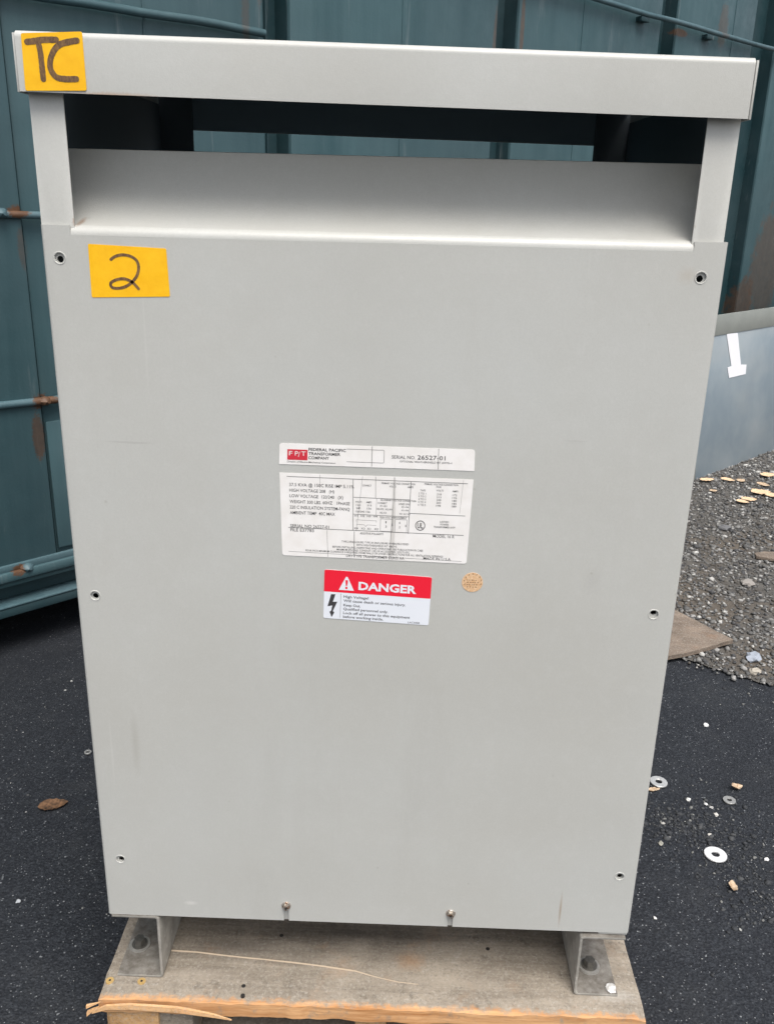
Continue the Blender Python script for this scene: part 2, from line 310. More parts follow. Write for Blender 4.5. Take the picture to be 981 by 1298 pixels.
for u in (2.6, 3.05, 3.9, 1.5, .8):
    slab('bar_bracket', u, u+.05, .0, .024, 1.598, 1.613, TEALD, .002)
for i, u in enumerate((.39,.44,.36)):   # weld blobs
    bm = bmesh.new(); bmesh.ops.create_icosphere(bm, subdivisions=2, radius=.012)
    cc = WP(u, .006, (.969,.58,.208)[i])
    for v in bm.verts: v.co = cc + Vector((v.co.x*1.3, v.co.y*1.3, v.co.z*.8))*(1+.35*noise.noise(v.co*120))
    mesh('weld_blob', bm, TEALB, D_, True)
for u, dz in ((.742,0), (3.28,0), (1.5,0), (2.3,0)):
    slab('paint_seam', u, u+.004, -.012 if u < 1 else 0, -.0095 if u < 1 else .002, .3, ZT-.01, TEAL, .0007)
# ------------------------------------------------------------------ leaning metal sheet
m = M('blue_grey_sheet_metal'); c = m.mix(m.ramp(m.noise(2.5, 4, .6, m.map((1,1,1),(.5,.3,.9))), .4, .65), (.24,.295,.335), (.34,.385,.41)); c = m.mix(m.ramp(m.noise(2, 2, .5, m.map((1,1,2.5))), .5, .7, 0, .3), c, (.42,.42,.4))
m.col(c); m.set(.4, .3); m.bump(m.noise(3, 1), .006, .3); SHEET = m.m
m = M('dusty_flange'); m.col(m.mix(m.noise(14, 5), (.2,.215,.2), (.3,.31,.285))); m.set(.5, .2); FLG = m.m
T_ = thing('metal_sheet', 'blue grey metal sheet with white paper tag leaning by the dumpster', 'metal sheet')
dS = .755
def SP(u, o, z): return TT*u + TN*(dS-o+z*.12) + Vector((0,0,z))
def sbox(name, u0, u1, o0, o1, z0, z1, mat, bev=.003):
    bm = bmesh.new(); box(bm, u0, u1, o0, o1, z0, z1, bev)
    for v in bm.verts: v.co = SP(*v.co)
    return mesh(name, bm, mat, T_, True)
def sheet_uz(px, py):
    # intersect the leaning plane
    n = (TN - Vector((0,0,.12))); p = hit(px, py, n, dS); return p.dot(TT), p.z
u0 = sheet_uz(880, 611)[0]; ztop = sheet_uz(945, 394)[1]; zfl = sheet_uz(945, 419)[1]
sbox('sheet', u0, u0+1.9, -.003, 0, 0.004, zfl, SHEET)
sbox('top_flange', u0-.003, u0+1.9, -.002, .003, zfl, ztop, FLG, .001)
sbox('side_edge', u0-.012, u0, -.02, .003, .004, zfl, FLG, .002)
def quadprism(name, pts, mat, parent, nrm, t):
    pts = [Vector(p) for p in pts]; n = len(pts); nrm = Vector(nrm).normalized()*t
    v = [p for p in pts] + [p+nrm for p in pts]
    return pydata(name, [tuple(x) for x in v], [tuple(range(n))[::-1], tuple(range(n, 2*n))] + [(i, (i+1)%n, n+(i+1)%n, n+i) for i in range(n)], mat, parent)
TAGP = flat('white_tag_paper', (.8,.8,.82), .6)
def sh_pt(px, py): u, z = sheet_uz(px, py); return SP(u, .001, z)
quadprism('paper_tag', [sh_pt(*q) for q in ((920,423),(934,422),(938,462),(945,462),(944,474),(923,479),(921,466),(926,464))], TAGP, T_, -TN, .001)
# ------------------------------------------------------------------ plywood scrap and small things on the right
def slabpoly(name, pix, z0, t, mat, lab, cat, group=None, warp=0):
    pts = [gnd(*q, z0) for q in pix]; bm = bmesh.new()
    a = [bm.verts.new((p.x, p.y, z0 + warp*noise.noise(Vector((p.x*9,p.y*9,1))))) for p in pts]
    f = bm.faces.new(a); r = bmesh.ops.extrude_face_region(bm, geom=[f])
    for v in r['geom']:
        if isinstance(v, bmesh.types.BMVert): v.co.z += t
    return tag(mesh(name, bm, mat), lab, cat, group)
slabpoly('plywood_scrap', [(845,836),(866,832),(886,827),(908,821),(928,816),(905,804),(880,790),(852,776),(790,745),(740,800),(760,842),(800,838)], .012, .01, BOARDW, 'flat weathered brown plywood scrap at the edge of the gravel', 'plywood', warp=.004)
slabpoly('wood_strip', [(955,704),(968,702),(990,703),(1010,706),(1005,713),(975,711),(958,708)], .008, .008, BOARDW, 'thin tan wooden strip lying on the gravel', 'wood strip')
# washers
def washer(px, py, R, r, lab, mat=BZINC, tilt=0):
    p = gnd(px, py); bm = bmesh.new(); n = 48; t = .0028; b = .0005
    prof = [(r,0),(R-b,0),(R,b),(R,t-b),(R-b,t),(r+b,t),(r,t-b)]
    rings = [[bm.verts.new((q*math.cos(2*math.pi*i/n), q*math.sin(2*math.pi*i/n), z)) for i in range(n)] for q, z in prof]
    for k in range(len(rings)):
        A, B = rings[k], rings[(k+1)%len(rings)]
        for i in range(n): bm.faces.new((A[i], A[(i+1)%n], B[(i+1)%n], B[i]))
    o = mesh('steel_washer', bm, mat, None, True); o.location = (p.x, p.y, .0015 + abs(tilt)*R); o.rotation_euler = (tilt, tilt*.5, random.random()*6)
    return tag(o, lab, 'washer', 'flat washers dropped on the asphalt')
DWASH = flat('dull_washer_steel', (.36,.36,.35), .5, .5)
m = M('white_zinc_washer'); m.col(m.mix(m.noise(120,4), (.62,.62,.62), (.82,.82,.82))); m.set(.45, .2); WWASH = m.m
washer(906, 1085, .0183, .0066, 'large bright washer right of the cabinet base, nearest of the washers', WWASH)
washer(834, 993, .0160, .0062, 'grey washer lying close against the right edge of the cabinet', m.m if False else BZINC, .04)
washer(923.5, 1016, .0113, .0042, 'smallest right-hand washer, between the curled leaf and the large bright washer', DWASH)
washer(112, 955, .0068, .0036, 'tiny dark ring lying on asphalt left of the cabinet', DWASH)
# leaves
def leaf(px, py, L, W_, rot, lab, cols, curl=.3, lift=.002, tilt=(0,0), group='dry leaves on the ground'):
    m = M('dry_leaf_%d_%d' % (px, py)); m.col(m.mix(m.ramp(m.noise(120, 5), .35, .65), *cols)); m.set(.8, 0, .2); m.bump(m.noise(250, 4), .0008, .6)
    p = gnd(px, py); bm = bmesh.new(); nu, nv = 14, 7; G = []
    for i in range(nu):
        t = i/(nu-1); hw = W_/2*(math.sin(math.pi*min(1, t*1.0)**.8)**.75 if 0 < t < 1 else .04)
        row = []
        for j in range(nv):
            s = j/(nv-1)*2-1; rag = 1+.42*noise.noise(Vector((t*9, s*2, px*.37)))
            x = (t-.5)*L; y = s*hw*rag; z = curl*(s*s)*hw + curl*.5*L*(t-.5)**2*2 + .0012*noise.noise(Vector((x*180, y*180, py)))
            row.append(bm.verts.new((x, y, z)))
        G.append(row)
    for i in range(nu-1):
        for j in range(nv-1): bm.faces.new((G[i][j], G[i+1][j], G[i+1][j+1], G[i][j+1]))
    o = mesh('dry_leaf', bm, m.m, None, True); solid(o, .0005); smooth_by_angle(o.data, 60)
    o.location = (p.x, p.y, lift); o.rotation_euler = (tilt[0], tilt[1], rot)
    return tag(o, lab, 'leaf', group)
BR = ((.05,.032,.022), (.2,.11,.06)); TN_ = ((.3,.2,.12), (.6,.47,.34)); PE = ((.55,.37,.22), (.74,.55,.37))
leaf(68, 1022, .05, .03, .35, 'rusty brown dead leaf lying alone on asphalt left of the cabinet', BR, .25)
leaf(927, 1126, .026, .014, 1.3, 'curled tan leaf below the large bright washer', TN_, .6, .003, (.3,.1))
leaf(932, 1000, .03, .013, .5, 'curled tan leaf just above the smallest right-hand washer', TN_, .7, .003, (.2,.3))
leaf(828, 1002, .024, .01, .2, 'pale leaf scrap half hidden beside the grey washer', TN_, .3)
for k, (a, b, L, W_, r, lab) in enumerate(((963,628,.085,.05,.3,'largest peach dry leaf on the gravel, right of a smaller pair'),(948,637,.06,.035,.1,'peach dry leaf on gravel touching the lower left of the largest leaf'),
    (940,640,.045,.028,-.3,'small peach leaf on gravel, leftmost of the overlapping cluster'),(972,606,.075,.045,.6,'peach leaf on gravel near the photo\'s right edge, above the cluster'),
    (978,632,.06,.04,.2,'peach leaf cut by the right edge of the photo beside the cluster'),(895,612,.07,.03,.4,'flat peach leaf directly below the lower left corner of the metal sheet'),
    (921,612,.055,.03,-.4,'peach leaf under the bottom edge of the metal sheet, second from its corner'),(938,613,.05,.03,.8,'tan leaf under the bottom edge of the metal sheet, third from its corner'),(966,618,.05,.03,-.7,'narrow tan leaf between the upper right leaf and the cluster'),
    (903,626,.035,.02,.4,'tiny brown leaf on gravel below the flat corner leaf'))):
    leaf(a, b, L, W_, r, lab, PE if k < 7 else TN_, .12, .013, (.08,.05))
# single stones one can pick out
def stone(px, py, r, c, lab, z=0, sq=.6):
    bm = bmesh.new(); r *= .8; bmesh.ops.create_icosphere(bm, subdivisions=2, radius=1)
    for v in bm.verts:
        k = 1+.55*noise.noise(v.co*1.3+Vector((px,py,0))); v.co = Vector((v.co.x*r*1.2*k, v.co.y*r*k, v.co.z*r*sq*k))
    o = mesh('pebble', bm, flat('pebble_%d_%d' % (px,py), c, .8), None, False); p = gnd(px, py); o.location = (p.x, p.y, z+r*sq*.6); o.rotation_euler.z = random.random()*6
    return tag(o, lab, 'pebble', 'single pale pebbles')
stone(956, 855, .016, (.42,.38,.32), 'pale rounded stone on the gravel border near the right edge', .004)
stone(953, 838, .022, (.3,.33,.38), 'bluish crumpled stone just above the pale rounded one', .004)
stone(947, 743, .022, (.26,.24,.22), 'brownish grey stone in the middle of the gravel', .004)
stone(916, 673, .022, (.13,.13,.135), 'dark grey stone on the gravel right of the cabinet', .004)
stone(894, 920, .0065, (.75,.75,.74), 'white square chip on asphalt right of the cabinet', 0, .5)
stone(872, 1014, .0045, (.6,.6,.58), 'white chip right of the grey washer')
stone(894, 1020, .004, (.6,.6,.58), 'white chip left of the smallest right-hand washer'); stone(901, 1024, .0038, (.45,.44,.42), 'grey chip left of the smallest right-hand washer, below the white one')
stone(907, 1033, .0045, (.6,.58,.54), 'lowest pale chip of the row left of the smallest washer'); stone(840, 1044, .004, (.4,.39,.37), 'grey chip near the cabinet, upper of two')
stone(837, 1070, .0055, (.3,.29,.25), 'greenish grey chip near the cabinet, lower of two'); stone(971, 1090, .0045, (.75,.74,.72), 'white chip near the right edge beside the large washer')
stone(899, 1059, .0045, (.6,.57,.52), 'pale flat chip just above the large bright washer'); stone(24, 1143, .004, (.4,.42,.44), 'pale chip on asphalt at the far left'); stone(830, 1164, .0028, (.8,.8,.78), 'tiny white chip right of the cabinet foot')
# ------------------------------------------------------------------ pallet
PL = thing('wooden_pallet', 'worn wooden pallet with splintered front edge under the cabinet', 'pallet')
def board(name, x0, x1, y0, y1, z0, z1, mat, rag=.0, nx=70, ny=8, seed=0):
    bm = bmesh.new(); top = []; bot = []
    for i in range(nx+1):
        rt = []; rb = []
        for j in range(ny+1):
            s = i/nx; t = j/ny
            e0 = y0 + rag*noise.noise(Vector((s*9+seed, 1, 0))) + rag*.5*noise.noise(Vector((s*40+seed, 5, 0)))
            lx = x0 + rag*.8*noise.noise(Vector((t*6, seed+9, 0))); rx = x1 + rag*.8*noise.noise(Vector((t*5, seed+19, 0)))
            x = lx+(rx-lx)*s; y = e0+(y1-e0)*t
            dz = .0007*noise.noise(Vector((x*30, y*90, seed)))
            if j == 0: dz -= .0035 + .002*noise.noise(Vector((x*45, 2, seed)))
            if i in (0, nx): dz -= .002
            rt.append(bm.verts.new((x, y, z1+dz)))
            yb = y + (rag*(.5*noise.noise(Vector((s*13+seed, 8, 0)))-.3) if j == 0 else 0)
            rb.append(bm.verts.new((x, yb, z0 + (.0025*noise.noise(Vector((x*30, 7, seed))) if j == 0 else 0))))
        top.append(rt); bot.append(rb)
    for i in range(nx):
        for j in range(ny):
            bm.faces.new((top[i][j], top[i+1][j], top[i+1][j+1], top[i][j+1])); bm.faces.new((bot[i][j], bot[i][j+1], bot[i+1][j+1], bot[i+1][j]))
        bm.faces.new((top[i][0], bot[i][0], bot[i+1][0], top[i+1][0])); bm.faces.new((top[i][ny], top[i+1][ny], bot[i+1][ny], bot[i][ny]))
    for j in range(ny):
        bm.faces.new((top[0][j], top[0][j+1], bot[0][j+1], bot[0][j])); bm.faces.new((top[nx][j], bot[nx][j], bot[nx][j+1], top[nx][j+1]))
    return mesh(name, bm, mat, PL, True)
board('deck_board', -.0085, .637, -.031, .105, .099, .12, DECK, .004, seed=3)
board('deck_board', -.004, .634, .150, .24, .099, .119, DECK2, .002, seed=5)
board('deck_board', -.006, .637, .285, .375, .099, .12, DECK2, .002, seed=8)
board('deck_board', -.006, .637, .42, .51, .099, .12, DECK2, .002, seed=11)
for x0, mt in ((-.006, STR), (.295, STR), (.598, STR)):
    bm = bmesh.new(); box(bm, x0, x0+.038, -.018, .5, .018, .0985, .002); mesh('stringer', bm, mt, PL, True)
bm = bmesh.new(); box(bm, .034, .1, -.021, .09, .03, .0975, .002); mesh('spacer_block', bm, GREYW, PL, True)
bm = bmesh.new(); box(bm, .0, .06, -.026, -.0185, .035, .0965, .002); mesh('end_scrap', bm, STR, PL, True)
for y in (-.01, .2, .42): 
    bm = bmesh.new(); box(bm, -.006, .637, y, y+.09, .001, .0175, .001); mesh('bottom_board', bm, GREYW, PL, True)
# splinters: long pale one along the left front edge and little ones
def splinter(pts, w0, h0, mat=RAWW):
    bm = bmesh.new(); rings = []; n = len(pts)
    for i, p in enumerate(pts):
        k = max(.06, math.sin(math.pi*(.12+.86*i/(n-1)))**.6) if n > 3 else (1-.8*i/(n-1)); p = Vector(p)
        rings.append([bm.verts.new(p+Vector((0, a*w0*k, b*h0*k))) for a, b in ((-1,-.6),(-.6,.9),(.7,1),(1,-.8))])
    for i in range(n-1):
        for j in range(4): bm.faces.new((rings[i][j], rings[i][(j+1)%4], rings[i+1][(j+1)%4], rings[i+1][j]))
    bm.faces.new(rings[0][::-1]); bm.faces.new(rings[-1]); return mesh('splinter', bm, mat, PL, False)
def fy(px, py, y): p = hit(px, py, (0,1,0), y); return (p.x, p.y, p.z)
splinter([fy(117,1283,-.036), fy(135,1277,-.037), fy(165,1276,-.037), fy(195,1278,-.038), fy(225,1280,-.039), fy(250,1284,-.041), fy(273,1288,-.043), fy(294,1293,-.045)], .0022, .0044)
splinter([fy(110,1276,-.036), fy(119,1273,-.034), fy(128,1270,-.032)], .002, .0025)
splinter([fy(111,1285,-.036), fy(118,1280,-.034), fy(126,1276,-.032)], .0025, .0035)
# raised raw sliver of the long split in the front board
sp_pts = []
for i, q in enumerate(((218,1205),(250,1207),(290,1212),(330,1216),(370,1220),(410,1225),(450,1231),(478,1239),(505,1245),(530,1248))):
    p = gnd(*q, .1198); sp_pts.append((p.x, p.y, .1199))
bm = bmesh.new(); prev = None
for i, p in enumerate(sp_pts):
    k = .0011*(1 if i < 7 else .5); c = [bm.verts.new(Vector(p)+Vector((0,a,b))) for a, b in ((-k*1.2,-.0006),(-k*.2,.0016 if i < 7 else .0008),(k,-.0006))]
    if prev:
        for j in range(2): bm.faces.new((prev[j], c[j], c[j+1], prev[j+1]))
    prev = c
mesh('split_sliver', bm, flat('pale_split_wood', (.5,.4,.29), .8), PL, True)
DARK = flat('dark_nail', (.03,.027,.025), .6, .3); YSCR = flat('yellow_zinc_screw', (.75,.5,.2), .35, .5)
for q in ((139.8,1243.7),(180,1244.7)):
    p = gnd(*q, .1195); bm = bmesh.new(); cyl(bm, (p.x,p.y,.117), (p.x,p.y,.1212), .0048, 24); o = mesh('deck_screw', bm, YSCR, PL, True)
    bm = bmesh.new(); cyl(bm, (p.x,p.y,.1212), (p.x,p.y,.12135), .0016, 6); mesh('drive_recess', bm, DARK, o)
for q in ((357,1186),(308,1262),(309,1250),(618,1203)):
    p = gnd(*q, .1197); bm = bmesh.new(); cyl(bm, (p.x,p.y,.117), (p.x,p.y,.1203), .0026, 12); mesh('nail_head', bm, DARK, PL)
# ------------------------------------------------------------------ transformer cabinet
W, L = .612, .436; Z0, ZF = .2143, .989
K = thing('transformer_cabinet', 'tall light grey steel transformer cabinet with danger label standing on pallet', 'electrical cabinet')
def kbox(name, a, mat=PAINT, bev=.001, seg=2, parent=None, shear=0):
    bm = bmesh.new(); box(bm, *a, bev, seg)
    if shear:
        for v in bm.verts: v.co.z -= shear*v.co.x
    return mesh(name, bm, mat, parent or K, True)
def cut(o, cutters):
    cs = []
    for bm in cutters:
        me = bpy.data.meshes.new('c'); bmesh.ops.recalc_face_normals(bm, faces=bm.faces[:]); bm.to_mesh(me); bm.free(); c = bpy.data.objects.new('c', me); C.objects.link(c); cs.append(c)
        md = o.modifiers.new('b', 'BOOLEAN'); md.object = c; md.operation = 'DIFFERENCE'; md.solver = 'EXACT'
    bpy.context.view_layer.update(); bake(o)
    for c in cs: bpy.data.objects.remove(c)
    smooth_by_angle(o.data, 30)
holes = [frt(*q) for q in ((76,327),(888,352),(121,755),(828,779),(153,1089),(785,1111))]
scr = [frt(363,1148), frt(571,1158)]
pl0, pl1 = .0022, .0318; pr0, pr1 = .5805, .6085
# front panel: pan 1.6 mm thick with rounded edges, top lip between the corner posts
bm = bmesh.new(); x0, x1 = .0015, W+.0005; T = .0016
prof = []   # horizontal section: return flange, rounded corner, face, rounded corner, return
r = .0035
def arc(cx, cy, a0, a1, n=5): return [(cx+r*math.cos(math.radians(a0+(a1-a0)*i/n)), cy+r*math.sin(math.radians(a0+(a1-a0)*i/n))) for i in range(n+1)]
sec = [(x0, .016)] + arc(x0+r, r, 180, 270) + arc(x1-r, r, 270, 360) + [(x1, .016)]
a = [bm.verts.new((p[0], p[1], Z0)) for p in sec]; b = [bm.verts.new((p[0], p[1], ZF)) for p in sec]
for i in range(len(sec)-1): bm.faces.new((a[i], a[i+1], b[i+1], b[i]))
fp = mesh('front_panel', bm, PAINT, K); 
md = fp.modifiers.new('s', 'SOLIDIFY'); md.thickness = T; md.offset = -1; bpy.context.view_layer.update(); bake(fp)
# make sure thickness went inward
if min(v.co.y for v in fp.data.vertices) < -.0005:
    for v in fp.data.vertices: v.co.y += T
cutters = []
for h in holes:
    c_ = bmesh.new(); cyl(c_, (h[0],-.01,h[1]), (h[0],.006,h[1]), .0046, 32); cutters.append(c_)
for s in scr:
    c_ = bmesh.new(); cyl(c_, (s[0],-.01,s[1]), (s[0],.006,s[1]), .0038, 24); cutters.append(c_)
    c_ = bmesh.new(); box(c_, s[0]-.0028, s[0]+.0028, -.01, .006, Z0-.01, s[1]); cutters.append(c_)
c_ = bmesh.new(); box(c_, pl1-.0035, pr0+.002, -.01, .02, ZF-.0085, ZF+.02); cutters.append(c_)
cut(fp, cutters)
# hole rims: pressed rings
for h in holes:
    bm = bmesh.new(); n = 32; R0, rr = .0053, .00075
    for k in range(8):
        pass
    rings = [[bm.verts.new((h[0]+(R0+rr*math.cos(t*math.pi/3-.001))*math.cos(2*math.pi*i/n), -rr*.7*math.sin(t*math.pi/3)+.0001, h[1]+(R0+rr*math.cos(t*math.pi/3-.001))*math.sin(2*math.pi*i/n))) for i in range(n)] for t in range(4)]
    for t in range(3):
        for i in range(n): bm.faces.new((rings[t][i], rings[t][(i+1)%n], rings[t+1][(i+1)%n], rings[t+1][i]))
    mesh('hole_rim', bm, PAINT, K, True)
# corner posts behind the panel, visible above it
SH = .0125
pl0, pl1 = .0022, .0318; pr0, pr1 = .5805, .6085
for (a0, a1, out) in ((pl0, pl1, pl0), (pr0, pr1, pr1)):
    bm = bmesh.new(); yp = .0022
    box(bm, a0, a1, yp, yp+.0018, Z0+.002, 1.104, .0005)
    if out == pl0: box(bm, a0, a0+.0018, yp+.002, .03, Z0+.002, 1.104, .0005)
    else: box(bm, a1-.0018, a1, yp+.002, .03, Z0+.002, 1.104, .0005)
    o = mesh('corner_post', bm, PAINT, K)
    cs = []
    for h in holes:
        if a0 < h[0] < a1:
            c_ = bmesh.new(); dx = random.uniform(-.0006,.001); dz = -.0012 if random.random() < .7 else .0014; cyl(c_, (h[0]+dx,0,h[1]+dz), (h[0]+dx,.005,h[1]+dz), .003, 20); cs.append(c_)
    cut(o, cs)
for (a0, a1, zt) in ((.0012, .045, 1.135), (W-.045, W-.0012, 1.127)):
    kbox('corner_post', (a0, a1, L-.0035, L-.0015, Z0+.01, zt), flat('rear_post_shade', (.1,.125,.145), .7))  # rear posts coloured dark for their backlit shade
kbox('side_panel', (0, .0016, .0165, L-.001, Z0, 1.1)); kbox('side_panel', (W-.0016, W, .0165, L-.001, Z0, 1.1))
SLOTSH = flat('dark_slot_shade', (.1,.13,.155), .7)  # shade inside the vent slot, painted on thin sheets added along the sides
kbox('side_shade_sheet', (.0019, .0026, .035, L-.006, ZF-.02, 1.125), SLOTSH, 0); kbox('side_shade_sheet', (W-.0026, W-.0019, .035, L-.006, ZF-.02, 1.116), SLOTSH, 0)
kbox('rear_panel', (.002, W-.002, L-.001, L+.0006, Z0, ZF)); kbox('floor_plate', (.003, W-.003, .005, L-.004, Z0+.003, Z0+.006), INNER)
# lower frame angle seen under the panel at the right
kbox('bottom_frame', (.004, .575, .0022, .004, Z0-.0004, Z0+.034), PAINT, .0004); kbox('bottom_frame', (.5775, W-.001, .0012, .0032, Z0-.0035, Z0+.012), PAINT, .0006)
# baffles: rounded lip then a concave sweep up to the ridge (front and rear)
def baffle(y0, sgn, xa, xb, zr, lipx=None):
    pr = []; rl = .0085
    for i in range(9):   # lip: from the face up and over
        an = math.radians(180 - 80*i/8); pr.append((rl+rl*math.cos(an), ZF-.0085+rl*math.sin(an)))
    y, z = pr[-1]; n = 26; ys = .076 - y; raw = []; yy = zz = 0
    for i in range(n):
        sl = math.radians(9 + 72*((i+.5)/n)**1.0); raw.append((math.cos(sl), math.sin(sl))); yy += raw[-1][0]; zz += raw[-1][1]
    ky, kz = ys/yy, (zr-z)/zz
    for c_, s_ in raw: y += c_*ky; z += s_*kz; pr.append((y, z))
    pr += [(y+.003, z+.0004), (y+.0045, z-.003), (y+.0045, z-.04)]
    def sheet(bm, pp, a, b): strip(bm, [Vector((0, y0+sgn*(p[0]+.0006), p[1])) for p in pp], Vector((a,0,0)), Vector((b,0,0)))
    bm = bmesh.new()
    if lipx:      # the lip only between the posts, the sweep behind them
        P3 = [Vector((0, y0+sgn*(p[0]+.0006), p[1])) for p in pr]; xs = [xa, lipx[0], lipx[1], xb]
        V = {}
        for i, p in enumerate(P3):
            for j, x in enumerate(xs):
                if i >= 8 or j in (1, 2): V[i, j] = bm.verts.new(p+Vector((x,0,0)))
        for i in range(len(P3)-1):
            for j in range(3):
                if all(k in V for k in ((i,j),(i+1,j),(i,j+1),(i+1,j+1))): bm.faces.new((V[i,j], V[i+1,j], V[i+1,j+1], V[i,j+1]))
    else: sheet(bm, pr, xa, xb)
    o = mesh('vent_baffle', bm, PAINT, K, True); solid(o, .0012, 0); smooth_by_angle(o.data, 40); return o
zr = hit(486, 199, (0,1,0), .076).z
baffle(0, 1, .0042, W-.006, zr, (pl1-.0033, pr0+.0018))
baffle(L, -1, .003, W-.003, zr-.03)
kbox('core_cover', (.01, W-.01, .17, L-.17, ZF-.05, ZF-.045), INNER)
# front lip strip joins panel to baffle (a rounded bend)
# cap: top plate, front/rear skirts, separate end skirts
cz0, cz1 = 1.0960, 1.1425
cx0, cx1 = -.0022, .6118; cy0, cy1 = -.009, L+.009
rb_ = .0055; pr = [(cy0, cz0)]
for i in range(8): an = math.radians(180-90*i/7); pr.append((cy0+rb_+rb_*math.cos(an), cz1-rb_+rb_*math.sin(an)))
for i in range(8): an = math.radians(90-90*i/7); pr.append((cy1-rb_+rb_*math.cos(an), cz1-rb_+rb_*math.sin(an)))
pr.append((cy1, cz0))
bm = bmesh.new(); nx = 24
P3 = [Vector((0, p[0], p[1])) for p in pr]
rows = [[bm.verts.new(p + Vector((cx0+.0018+(cx1-cx0-.0036)*k/nx, .0005*math.sin(k*.7) if p.z < cz1-.02 else 0, -SH*(cx0+(cx1-cx0)*k/nx)))) for p in P3] for k in range(nx+1)]
for k in range(nx):
    for i in range(len(P3)-1): bm.faces.new((rows[k][i], rows[k+1][i], rows[k+1][i+1], rows[k][i+1]))
cap = mesh('top_cover', bm, PAINT, K, True); solid(cap, .0016, -1)
if max(v.co.z for v in cap.data.vertices) > cz1+.001:
    print('cap solidify went outward')
smooth_by_angle(cap.data, 40)
kbox('end_skirt', (cx0-.0006, cx0+.0012, cy0+.001, cy1-.001, cz0-.0006, cz1-.002), PAINT, .0005, 2, None, SH)
kbox('end_skirt', (cx1-.0008, cx1+.0012, cy0+.001, cy1-.001, cz0-.0006, cz1-.002), PAINT, .0005, 2, None, SH)
kbox('skirt_shade_sheet', (cx0+.003, cx1-.003, L-.0012, L-.0004, cz0+.0005, cz1-.004), flat('blue_grey_slot_shade', (.22,.29,.34), .7), 0, 1, None, SH)  # added sheet giving the rear skirt's inner side its blue-grey shaded tone
# feet
def channel(xw, xo, ya, yb, z0, z1, lab=None):
    s = 1 if xo > xw else -1; t = .0032; R_ = .004
    pr = [(xo, z0+t/2)] + [(xw+s*R_*(1-math.cos(math.radians(a))) if False else xw+s*(R_-R_*math.sin(math.radians(a))), z0+t/2+R_-R_*math.cos(math.radians(a))) for a in range(0, 91, 18)] \
       + [(xw+s*(R_-R_*math.cos(math.radians(a))), z1-t/2-R_+R_*math.sin(math.radians(a))) for a in range(0, 91, 18)] + [(xo, z1-t/2)]
    bm = bmesh.new(); strip(bm, [Vector((p[0], 0, p[1])) for p in pr], Vector((0,ya,0)), Vector((0,yb,0)))
    o = mesh('mounting_foot', bm, FOOT, K, True); md = o.modifiers.new('s', 'SOLIDIFY'); md.thickness = t; md.offset = 0
    md = o.modifiers.new('b', 'BEVEL'); md.width = .0006; md.segments = 2; md.limit_method = 'ANGLE'; md.angle_limit = math.radians(50)
    bake(o); smooth_by_angle(o.data, 40); return o
fl = channel(.060, .0055, -.001, L, .1205, Z0-.0005); fr = channel(.5578, .609, -.003, L, .1205, Z0-.0045)
m = M('grey_bolt_steel'); m.col(m.mix(m.noise(180, 5), (.23,.22,.2), (.42,.405,.375))); m.set(.42, .35); GWASH = m.m
m = M('dark_bolt_steel'); m.col(m.mix(m.noise(300, 5), (.07,.065,.058), (.19,.18,.16))); m.set(.4, .5); DBOLT = m.m
def bolt(px, py, rw, rb, parent, z=.1232, hexa=True, mat=None, dx=0):
    mat = mat or GWASH; p = gnd(px, py, z)
    bm = bmesh.new(); cyl(bm, (p.x,p.y,z), (p.x,p.y,z+.0026), rw, 36, rw*.96); mesh('bolt_washer', bm, mat, parent, True)
    bm = bmesh.new(); cyl(bm, (p.x+dx,p.y,z+.0026), (p.x+dx,p.y,z+.0115), rb, 6 if hexa else 20, rb*.9); mesh('bolt_head', bm, DBOLT, parent, False)
    bm = bmesh.new(); cyl(bm, (p.x+dx,p.y,z+.00262), (p.x+dx,p.y,z+.0034), rb*1.35, 28); mesh('bolt_flange', bm, DBOLT, parent, True)
    return p
bolt(178, 1198, .0135, .0072, fl, z=.1226); p = bolt(746, 1225, .0135, .0074, fr, z=.1238)
bm = bmesh.new(); cyl(bm, (p.x+.006,p.y-.004,.122), (p.x+.006,p.y-.004,.1236), .0125, 32); mesh('bolt_washer', bm, BZINC, fr, True)
p = gnd(774, 1253, .124); bm = bmesh.new(); bmesh.ops.create_icosphere(bm, subdivisions=3, radius=.0066)
for v in bm.verts: v.co = Vector((p.x,p.y,.1245)) + Vector((v.co.x, v.co.y, v.co.z*.55))*(1+.3*noise.noise(v.co*260))
m = M('white_paint_blob'); m.col(m.mix(m.ramp(m.noise(260,4), .4, .6), (.45,.43,.4), (.8,.79,.77))); m.set(.6); mesh('paint_blob', bm, m.m, fr, True)
# hex screws in the two bottom slots
m = M('rusty_screw'); m.col(m.mix(m.ramp(m.noise(500, 4), .45, .6), (.5,.47,.42), (.2,.1,.05))); m.set(.35, .7); RSC = m.m
for s in scr:
    x, z = s
    bm = bmesh.new(); cyl(bm, (x,.0,z), (x,-.0012,z), .0055, 24, .005); o = mesh('screw', bm, RSC, K, True)
    bm = bmesh.new(); cyl(bm, (x,-.0012,z), (x,-.0048,z), .0038, 6, .0036); mesh('screw_head', bm, RSC, o)
    bm = bmesh.new(); cyl(bm, (x,-.00481,z), (x,-.00495,z), .0014, 10); mesh('head_recess', bm, DARK, o)
